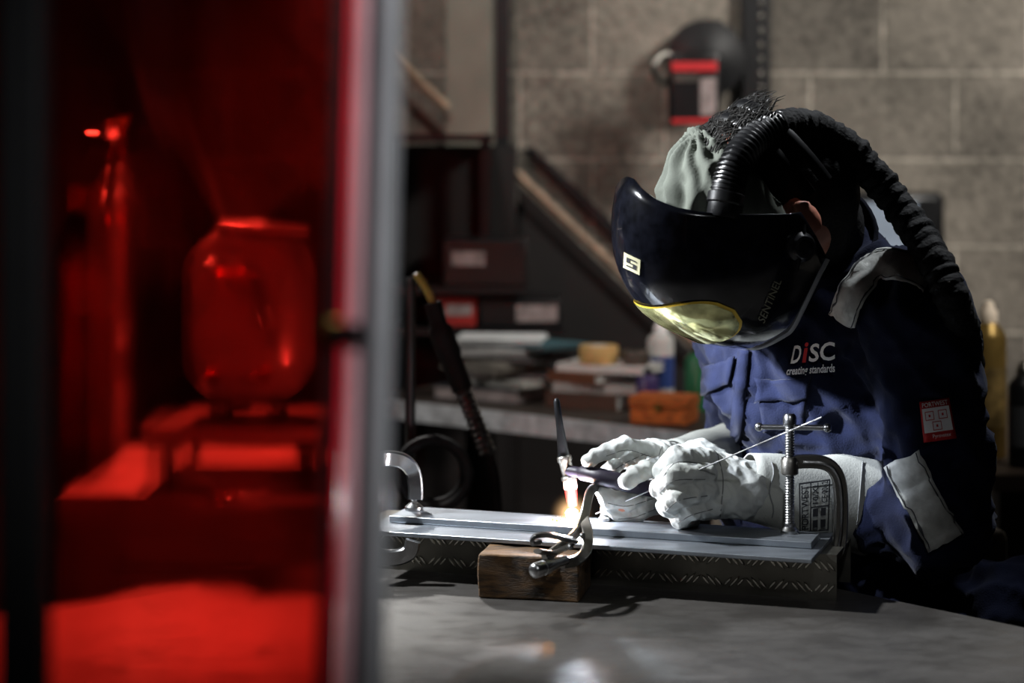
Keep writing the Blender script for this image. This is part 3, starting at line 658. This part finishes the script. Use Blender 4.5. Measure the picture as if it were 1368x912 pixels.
BRASS=mat('brass',(190,150,80),.3,1)
obj('eyelet',lathe(NB(),V((sx(445),SY-.010,P(0,437,SY).z)),(0,-1,0),[(.007,0),(.007,.004),(.004,.005)],16),BRASS,scr)
# ---------------------------------------------------------------- things seen through the curtain
CAB=mat('pale_grey_enamel',(150,148,144),.35,.1,var=.5,vs=5,bump=.3,bs=20)
MC=mat('glossy_machine_shell',(160,156,154),.22,.3,var=.3,vs=6,coat=.6,bump=.3,bs=8)
cab=empty('tool_cabinet',(-.49,3.25,0),'pale metal drawer cabinet behind the red curtain','cabinet')
obj('body',box(NB(),(-.49,3.27,.48),(.42,.5,.958)),CAB,cab,bevel=.008)
for z in(.16,.4,.62,.82):
    dr=obj('drawer',box(NB(),(-.49,3.015,z),(.38,.010,.2 if z<.7 else .17)),CAB,cab,bevel=.004)
    obj('handle',tube(NB(),cat_([V((-.6,3.01,z+.04)),V((-.58,2.997,z+.04)),V((-.40,2.997,z+.04)),V((-.38,3.01,z+.04))],4),.005,8),CAB,dr)
stn=empty('metal_stand',(-.43,3.2,.96),'low metal stand on the cabinet carrying the welding machine','stand')
obj('platform',box(NB(),(-.43,3.22,1.04),(.27,.26,.022)),MC,stn,bevel=.006)
for x in(-.54,-.32):
    for y in(3.11,3.33): obj('leg',box(NB(),(x,y,.995),(.018,.018,.07)),BLKM,stn)
wm=empty('welding_machine',(-.43,3.22,1.05),'rounded welding machine standing on the low metal stand behind red curtain','welding machine')
obj('casing',box(NB(),(-.425,3.23,1.222),(.215,.22,.275),rz(6)),MC,wm,bevel=.075,seg=10,ang=60)
for x in(-.47,-.38):
    for y in(3.19,3.26): obj('foot',lathe(NB(),(x,y,1.0515),(0,0,1),[(.014,0),(.014,.036)],12),BLK,wm)
for x in(-.47,-.40): obj('socket',lathe(NB(),(x,3.15,1.13),(0,-1,0),[(.014,0),(.014,.034),(.007,.035)],16),BRASS,wm)
obj('top_cover',box(NB(),(-.40,3.2,1.360),(.15,.11,.014),rz(4)@Matrix.Rotation(.08,3,'Y')),MC,wm,bevel=.006)
obj('carry_handle',tube(NB(),cat_([V((-.46,3.14,1.31)),V((-.44,3.10,1.30)),V((-.40,3.10,1.24)),V((-.385,3.13,1.17))],6),.006,10),STEEL,wm)
def coil(name,c,R,n,r,tilt,label,m=MATB,sq=1):
    pts=[]
    for i in range(n*28+1):
        a=2*PI*i/28; rr=R*(1+.06*math.sin(a*.37+i*.01)); q=V((rr*math.cos(a),0,rr*math.sin(a)*sq)); q.y=r*1.6*i/28; q.rotate(Matrix.Rotation(tilt,3,'X')); pts.append(V(c)+q)
    return obj(name,tube(NB(),pts,r,8),m,label=label,cat='cable')
coil('welding_cable',(-.44,3.07,.9695),.055,2,.007,-PI/2,'short coiled cable lying on the cabinet under the metal stand',MC)
gc=empty('gas_cylinder',(-.753,3.75,0),'tall slim gas cylinder with valve standing behind the red curtain','gas cylinder')
obj('bottle',lathe(NB(),(-.753,3.75,0),(0,0,1),[(.044,0),(.048,.01),(.048,1.34),(.044,1.39),(.03,1.43),(.018,1.46),(.016,1.48)],28),MC,gc)
obj('valve',lathe(NB(),(-.753,3.75,1.479),(0,0,1),[(.014,0),(.014,.03),(.008,.032),(.008,.05),(.02,.052),(.02,.064),(.004,.066)],16),BRASS,gc)
obj('regulator',lathe(NB(),(-.753,3.74,1.50),(-.8,-.6,0),[(.007,0),(.007,.03),(.024,.032),(.024,.055),(.004,.056)],18),STEEL,gc)
obj('steel_brace',tube(NB(),[P(100,-60,5.045),P(330,360,5.045)],.05,4,ell=(1,.5),up=(0,1,0)),CAB,label='diagonal steel brace high on the wall behind the red curtain',cat='brace')
g2=empty('gas_cylinder',(-.93,4.2,0),'shorter dark gas cylinder beyond the slim one behind the curtain','gas cylinder')
obj('bottle',lathe(NB(),(-.93,4.2,0),(0,0,1),[(.09,0),(.09,1.2),(.08,1.28),(.04,1.34),(.02,1.36)],28),STEELD,g2)
obj('valve',lathe(NB(),(-.93,4.2,1.355),(0,0,1),[(.016,0),(.016,.04),(.024,.042),(.024,.056),(.004,.058)],16),BRASS,g2)
# ---------------------------------------------------------------- background left of the person
OLIVE=mat('olive_grey_column',(124,121,110),.6,.1,var=.15,vs=8,bump=.2)
zr=lambda py,Y=4.5:CAMZ-(py-200)/F_*Y
def xr(px,Y=4.5): return (px-684)/F_*Y
obj('steel_column',box(NB(),(xr(630,5.0),5.005,ZC/2),(.118,.07,ZC-.004),rz(-14)),OLIVE,label='olive grey square steel column rising behind the shelf rack',cat='column',bevel=.003)
obj('column_shade',box(NB(),(xr(664,5.0)+.012,5.03,ZC/2),(.040,.07,ZC-.004)),BLKM,label='narrow black strip imitating the shaded side of the olive column',cat='channel',bevel=.003)  # black strip stands for the column's side in shade
DBR=mat('dark_brown_panel',(17,10,9),.8,var=.4,vs=5,bump=.2)
TAN=mat('worn_tan_edge',(140,116,94),.6,var=.4,vs=20)
stc=empty('staircase',P(760,600,4.97),'dark staircase side with a worn tan diagonal edge against the block wall','staircase')
sl=lambda x:90+ (x-535)*.953
pl=[P(692,sl(692)+6,4.99),P(940,sl(940)+10,4.99),P(940,690,4.99),P(692,690,4.99)]
for p in pl:
    if p.z<.6: p.z=0.0
obj('side_panel',prism(NB(),pl,(0,.05,0)),DBR,stc)
obj('rail_shadow',prism(NB(),[P(700,197,5.04),P(712,196,5.04),P(860,336,5.04),P(860,364,5.04),P(840,340,5.04)],(0,.025,0)),BLKM,stc)  # near-black strip imitates the rail's diagonal shadow on the wall
def tan(x0,x1): return tube(NB(),[P(x0,sl(x0)-6,4.95)+V((0,0,0)),P(x1,sl(x1)-6,4.95)],.0115,4,ell=(1,.7),up=(.69,0,.72))
obj('tan_edge',tan(686,945),TAN,stc)
obj('wall_rail',tan(430,598),TAN,label='short worn tan rail sloping down to the left of the olive column',cat='rail')
rk=empty('shelf_rack',(xr(600),4.86,0),'black metal shelf rack standing behind the cluttered bench','shelf rack')
for px in(522,648):
    for y in(4.82,4.90): obj('post',box(NB(),(xr(px,4.8),y,zr(178,4.62)/2),(.022,.022,zr(178,4.62))),BLKM,rk)
for py,x0,x1 in((184,515,658),(389,515,700),(444,515,752)):
    obj('shelf',box(NB(),((xr(x0,4.7)+xr(x1,4.7))/2,4.765,zr(py,4.6)),(xr(x1,4.7)-xr(x0,4.7),.30,.016)),BLKM,rk)
obj('back_panel',box(NB(),((xr(515,4.9)+xr(690,4.9))/2,4.918,.80),(xr(690,4.9)-xr(515,4.9),.006,1.40)),DBR,rk)
obj('side_panel',box(NB(),(xr(522,4.8),4.7,1.3),(.008,.13,.42)),DBR,rk)
def carton(name,x0,y0,x1,y1,Y,dep,m,label,cat,rot=0,bev=.004,face=None,grp=None,base=None):
    a=P(x0,y1,Y); b=P(x1,y0,Y); z0=a.z if base is None else base; h=b.z-a.z
    t=empty(name,((a.x+b.x)/2,Y+dep/2,z0),label,cat,grp)
    obj('body',box(NB(),((a.x+b.x)/2,Y+dep/2,z0+h/2),(b.x-a.x,dep,h),rz(rot)),m,t,bevel=bev)
    if face:
        fm,u0,u1,v0,v1=face; R=rz(rot); cx_,cy_=(a.x+b.x)/2,Y+dep/2; W=b.x-a.x
        obj('label_panel',box(NB(),V((cx_,cy_,z0))+R@V((W*((u0+u1)/2-.5),-dep/2-.001,h*(v0+v1)/2)),(W*(u1-u0),.003,h*(v1-v0)),R),fm,t)
    return t
PAPER=mat('white_paper',(185,184,180),.8,var=.08)
GPAP=mat('dull_label',(140,128,126),.8,var=.4,vs=40)
carton('storage_box',592,324,704,386,4.64,.22,BLK,'black equipment box with pale label on the upper shelf','box',face=(GPAP,.1,.5,.45,.75),base=zr(389,4.6)+.0085)
carton('cardboard_carton',640,404,750,441,4.64,.2,BLKM,'dark carton with pale print on the lower shelf','box',face=(GPAP,.45,.95,.2,.8),base=zr(444,4.6)+.0085)
carton('file_box',578,402,636,441,4.64,.2,mat('red_file',(150,30,24),.6),'red box at the left of the lower shelf','box',face=(GPAP,.3,.9,.4,.8),base=zr(444,4.6)+.0085)
be=V((.772,-.635,0)); bg=V((.635,.772,0)); BR=basis(be,bg,up); B0=V((-.006,4.137,.94))
bn=empty('side_bench',B0+be*0+bg*.2-up*.94,'cluttered workbench with pale metal edge behind the welder','bench')
def bp(s,t,z): return B0+be*s+bg*t+up*z
obj('benchtop',box(NB(),bp(.005,.225,-.016),(.93,.43,.03),BR),mat('dark_bench_top',(60,52,46),.6,var=.2),bn)
obj('edge_strip',box(NB(),bp(.005,.004,-.018),(.93,.012,.04),BR),mat('pale_metal_edge',(215,217,220),.35,.3,var=.35,vs=30),bn)
for s in(-.42,.43):
    for t in(.05,.40): obj('leg',box(NB(),bp(s,t,-.485),(.05,.05,.905),BR),BLKM,bn)
obj('lower_shelf',box(NB(),bp(.005,.22,-.55),(.85,.36,.02),BR),BLKM,bn)
cols=[(44,48,56),(164,162,156),(32,34,40),(120,114,106),(56,60,62),(176,174,172),(52,88,96),(216,218,218)]
zz=.0005+.94
tops=['dark ring binder lowest','white paper ream second from the bottom','black folder third from the bottom','cream paper bundle in the middle','grey folder above the cream bundle','white paper bundle below the teal folder','teal folder near the top','loose white papers topmost']
for i,c in enumerate(cols):
    h=[.03,.018,.012,.026,.010,.018,.008,.012][i]; s=V((P(676+(-18,14,28,-16,8,-14,24,-4)[i],500,4.38)))
    r=(-30,-46,-12,-52,-33,-20,-42,-8)[i]; wd=(.22,.20,.24,.19,.22,.20,.25,.19)[i]
    t=empty('folder' if i in(2,4,6) else 'paper_stack',(s.x,s.y+.03,zz),tops[i]+' of the paper pile on the side bench','folder' if i in(2,4,6) else 'papers',group='paper pile on the side bench')
    R=rz(r); cc=V((s.x,s.y+.03,zz))
    mm=mat('paper_tone',c,.75,var=.12)
    if i in(0,2,4,6):
        obj('cover',box(NB(),cc+up*(h-.001),(wd,.155,.002),R),mm,t); obj('cover',box(NB(),cc+up*.001,(wd,.155,.002),R),mm,t); obj('pages',box(NB(),cc+up*h/2,(wd-.01,.145,h-.0045),R),GPAP,t)
    else:
        bm=NB()
        for k in range(4): box(bm,cc+up*(h*(k+.5)/4)+V((random.uniform(-.006,.006),random.uniform(-.006,.006),0)),(wd,.15,h/4-.0006),R@rz(random.uniform(-4,4)))
        obj('sheets',bm,mm,t)
    zz+=h+.0004
zz=.9405
for i,(c,h,wd,r,lab) in enumerate([((74,46,32),.034,.17,-30,'thick brown book at the bottom of the small pile'),((160,156,152),.02,.19,-18,'white covered book in the middle of the small pile'),((100,58,36),.022,.13,-42,'small reddish brown book in the small pile'),((208,204,200),.016,.2,-26,'pale book topmost under the tan tape roll')]):
    cc=V((P(808,520,4.2).x+(-.02,.0,-.03,.015)[i],4.26,zz)); R=rz(r); mm=mat('book_cover',c,.6,var=.1)
    t=empty('book',cc,lab,'book',group='books on the side bench')
    obj('cover',box(NB(),cc+up*.001,(wd,.12,.002),R),mm,t); obj('cover',box(NB(),cc+up*(h-.001),(wd,.12,.002),R),mm,t); obj('spine',box(NB(),cc+up*h/2+R@V((0,-.06,0)),(wd,.003,h),R),mm,t)
    obj('pages',box(NB(),cc+up*h/2,(wd-.006,.112,h-.0045),R),PAPER,t); zz+=h+.0004
t=empty('tape_roll',(.185,4.25,zz),'tan roll of tape lying on the small pile of books','tape roll')
TP=mat('tan_tape',(196,158,98),.6,var=.1)
obj('tape',lathe(NB(),(.185,4.25,zz),(0,0,1),[(.022,.0),(.04,.0),(.042,.004),(.042,.034),(.04,.038),(.022,.038)],30,cap=False),TP,t)
obj('core',lathe(NB(),(.185,4.25,zz),(0,0,1),[(.0215,.0005),(.0215,.0375)],30,cap=False),PAPER,t,solid=.001)
t=empty('tape_roll',(.262,4.22,zz),'dark roll of tape beside the tan roll on the books','tape roll')
obj('tape',lathe(NB(),(.262,4.22,zz),(0,0,1),[(.015,.0),(.028,.0),(.03,.003),(.03,.026),(.028,.03),(.015,.03)],30,cap=False),mat('dark_tape',(70,60,52),.5),t)
OR=woodmat('orange_wood',(200,104,42)); cc=V((P(891,560,3.95).x,4.02,.9405)); R=rz(-20)
t=empty('wooden_box',cc,'small orange wooden box with a lid on the bench edge by the chest','box')
obj('base',box(NB(),cc+up*.016,(.118,.09,.032),R),OR,t,bevel=.002); obj('lid',box(NB(),cc+up*.044,(.122,.094,.02),R),OR,t,bevel=.003)
obj('clasp',box(NB(),cc+up*.034+R@V((0,-.049,0)),(.014,.004,.014),R),BRASS,t)
def can(x,y,z,r,h,m,capm,label,band=None,nm='spray_can',cat='can'):
    t=empty(nm,(x,y,z),label,cat)
    obj('body',lathe(NB(),(x,y,z),(0,0,1),[(r*.96,0),(r,.004),(r,h*.76),(r*.9,h*.80),(r*.55,h*.85),(r*.5,h*.86)],28),m,t)
    obj('cap',lathe(NB(),(x,y,z+h*.861),(0,0,1),[(r*.5,0),(r*.5,h*.07),(r*.35,h*.09),(r*.28,h*.13),(r*.1,h*.14)],20),capm,t)
    if band: obj('label_band',lathe(NB(),(x,y,z+h*.2),(0,0,1),[(r*1.01,0),(r*1.01,h*.38)],28,cap=False),band,t)
    return t
can(.321,4.30,.9405,.029,.18,PAPER,WHITE,'blue banded white spray can below the helmet visor',mat('blue_label',(50,70,130),.4))
can(.393,4.2,.9405,.028,.14,mat('green_can',(40,110,70),.4),BLK,'small green can beside the blue banded spray can')
can(.284,4.18,.9405,.024,.09,mat('violet_can',(60,44,92),.4),BLK,'short violet tin in front of the spray cans')
px_=xr(548,3.4)
t=empty('torch_rack',(px_,3.4,0),'thin upright stand for spare torches beside the screen post','stand')
obj('pole',tube(NB(),[V((px_,3.4,.0)),V((px_,3.4,P(0,372,3.4).z))],.009,12),BLKM,t)
obj('base',lathe(NB(),(px_,3.4,0),(0,0,1),[(.09,0),(.09,.01),(.02,.016)],28),BLKM,t)
obj('hook',tube(NB(),cat_([P(548,374,3.4),P(556,368,3.39),P(562,376,3.38),P(563,388,3.38),P(568,384,3.37)],5),.005,8),BLKM,t)
obj('hook',tube(NB(),cat_([P(548,588,3.4),P(556,592,3.38),P(566,590,3.37),P(568,584,3.37)],5),.005,8),BLKM,t)
YEL=mat('yellow_plastic',(110,96,30),.5)
t=empty('spare_torch',P(600,500,3.37),'black spare welding gun with yellow neck hanging from the stand','welding torch')
obj('neck',tube(NB(),cat_([P(556,366,3.36),P(570,386,3.36),P(580,408,3.36)],5),.007,12),YEL,t)
obj('grip',tube(NB(),cat_([P(578,404,3.36),P(588,440,3.36),P(603,480,3.36),P(618,520,3.36)],6),[.015]*6+[.021]*6+[.018]*7,14),MATB,t)
bm=NB(); a=P(617,518,3.36); b=P(652,606,3.37); screw(bm,a,b,.0158,.011); obj('strain_spring',bm,STEEL,t)
obj('cable',tube(NB(),cat_([b,P(660,640,3.38),P(665,700,3.4),V((.0,3.42,.5)),V((.03,3.5,.1)),V((.08,3.7,.015)),V((.0,3.8,.015))],8),.010,10),MATB,t)
coil('coiled_cable',(xr(580,3.34),3.30,P(0,634,3.3).z),.055,3,.009,0,'black cable coiled on the torch stand behind the left clamp')
# ---------------------------------------------------------------- background right
st=empty('slotted_strut',(xr(1010,5.0),5.02,.3),'black slotted strut fixed upright on the block wall','strut')
x=xr(1010,5.03)
obj('channel',box(NB(),(x,5.045,1.45),(.072,.04,2.88)),BLKM,st,bevel=.004)
bm=NB()
for i in range(76): ball(bm,(x+.012,5.024,.06+i*.036),(.0055,.004,.011),seg=10)
obj('slots',bm,STEELD,st)
rl=empty('hose_reel',P(940,100,4.93),'black wall reel with a red and white label next to the slotted strut','reel')
c=P(944,78,4.93)
obj('drum',lathe(NB(),c+V((0,.10,0)),(0,-1,0),[(.085,0),(.098,.004),(.098,.018),(.075,.02),(.075,.06),(.098,.062),(.098,.078),(.06,.082),(.03,.09),(.01,.091)],32),BLK,rl)
obj('bracket',box(NB(),c+V((.02,.115,0)),(.06,.055,.2)),BLKM,rl,bevel=.003)
a=P(928,118,4.80)
obj('housing',box(NB(),a+V((0,.03,0)),(.125,.05,.175)),BLK,rl,bevel=.01)
obj('red_label',box(NB(),a+V((0,.003,.053)),(.11,.004,.022)),REDP,rl); obj('white_label',box(NB(),a+V((.033,.003,-.02)),(.038,.004,.09)),GPAP,rl); obj('grey_label',box(NB(),a+V((-.02,.003,.025)),(.06,.004,.018)),STEELD,rl)
obj('red_base',box(NB(),a+V((0,.003,-.078)),(.11,.004,.010)),REDP,rl)
obj('side_guide',tube(NB(),cat_([P(893,72,4.84),P(880,76,4.83),P(874,90,4.82),P(880,106,4.83),P(895,110,4.84)],5),.010,10),STEELD,rl)
mo=empty('wall_panel',P(1190,300,4.98),'pale blue panel in a dark rounded frame on the wall behind the shoulder','panel')
a=P(1190,300,5.0)
obj('frame',box(NB(),a+V((.005,.045,0)),(.275,.05,.165)),BLK,mo,bevel=.02)
obj('screen',box(NB(),a+V((-.03,.018,-.01)),(.20,.004,.13)),mat('pale_blue_face',(150,164,182),.4,var=.15),mo)
rb=empty('wall_bench',(1.35,4.3,0),'low wall bench at far right holding the gold spray can','bench')
obj('benchtop',box(NB(),(1.35,4.3,.873),(.92,1.25,.03)),mat('worn_wood_top',(60,48,38),.6),rb)
for x in(.93,1.77):
    for y in(3.72,4.88): obj('leg',box(NB(),(x,y,.43),(.05,.05,.86)),BLKM,rb)
GOLD=mat('gold_can',(150,122,66),.32,.6,var=.25,vs=30)
can(P(1321,500,3.9).x,3.9,.8885,.034,.305,GOLD,mat('cap_white',(225,208,188),.5),'tall gold spray can with pale nozzle standing right of the welder',mat('gold_label',(112,92,54),.4,var=.6,vs=50))
can(P(1358,500,3.8).x+.01,3.78,.8885,.03,.2,BLKM,STEELD,'dark squat can at the right edge beside the gold spray can',mat('grey_label',(70,72,76),.4))
# ---------------------------------------------------------------- lights
def look(o,t): o.rotation_euler=(V(t)-o.location).to_track_quat('-Z','Y').to_euler()
def spot(name,loc,tgt,pw,ang,col=(1,1,1),r=.1,blend=.5):
    l=bpy.data.lights.new(name,'SPOT'); l.energy=pw; l.spot_size=math.radians(ang); l.spot_blend=blend; l.color=col; l.shadow_soft_size=r
    o=bpy.data.objects.new(name,l); C.objects.link(o); o.location=loc; look(o,tgt); return o
spot('key_lamp',(-1.25,2.85,2.3),(.25,2.7,1.05),430,34,(.92,.96,1),.045,.4)
spot('chest_fill',(-1.0,2.30,1.75),(.29,2.78,1.17),620,13,(.80,.87,1),.04,.9)  # unseen spot added to brighten the chest
spot('wall_lamp',(1.7,3.4,2.75),(1.0,5.07,1.35),210,80,(1,.96,.90),.2,.9)
spot('wall_fill_left',(-.3,3.6,2.75),(.12,5.07,1.75),50,46,(1,.96,.91),.10,.8)  # unseen spot added to lift the left part of the wall
spot('bench_fill',(-.1,3.3,2.6),(.02,4.3,1.02),26,28,(1,.95,.9),.05,.8)  # added fill so the bench papers come out brighter
spot('top_lamp',(.9,3.1,2.75),(.50,2.68,1.33),85,26,(.92,.96,1),.08)
spot('curtain_back_fill',(-.75,4.6,2.6),(-.55,3.38,1.28),340,30,(1,.97,.93),.08,.7)  # added backlight for bright rims on objects behind the curtain
spot('curtain_side_fill',(-1.9,2.2,2.4),(-.58,3.5,1.3),75,30,(1,.97,.93),.08,.8)  # added side fill for objects seen through the curtain
spot('curtain_fill',(-1.2,.5,1.9),(-.25,4.7,1.25),80,24,(1,.95,.9),.2)  # added to shine through the curtain and redden the background
spot('post_fill',(.35,.35,2.1),(-.09,1.3,1.5),40,30,(.97,.98,1),.05,.7)  # unseen spot added to light the front of the post
spot('work_fill',(.25,.75,2.4),(.2,2.66,.95),30,20,(.93,.96,1),.06,.8)  # added front fill for the tread plate and timber
spot('can_spot',(1.35,2.6,2.6),(.935,3.9,1.05),35,16,(1,.95,.85),.05,.8)  # narrow spot aimed at the gold can
def point(name,loc,e,col,r):
    l=bpy.data.lights.new(name,'POINT'); l.energy=e; l.color=col; l.shadow_soft_size=r
    o=bpy.data.objects.new(name,l); C.objects.link(o); o.location=loc
point('arc_lamp',P(768,678,TYY-.03),4.2,(.78,.88,1),.006)
point('arc_tint_fill',P(757,676,TYY-.03),.8,(1,.38,.08),.006)  # orange point light added to tint the metal near the arc
wd=bpy.data.worlds.new('w'); bpy.context.scene.world=wd; wd.use_nodes=True; wd.node_tree.nodes['Background'].inputs[0].default_value=(.5,.55,.65,1); wd.node_tree.nodes['Background'].inputs[1].default_value=.05
# ---------------------------------------------------------------- camera
cd=bpy.data.cameras.new('cam'); cd.sensor_width=36; cd.lens=F_/1368*36; cd.shift_y=-256/1368; cd.clip_start=.05
cd.dof.use_dof=True; cd.dof.focus_distance=2.70; cd.dof.aperture_fstop=2.3
co=bpy.data.objects.new('camera',cd); C.objects.link(co); co.location=CAM; co.rotation_euler=(PI/2,0,0); bpy.context.scene.camera=co
bpy.context.scene.view_settings.view_transform='Standard'
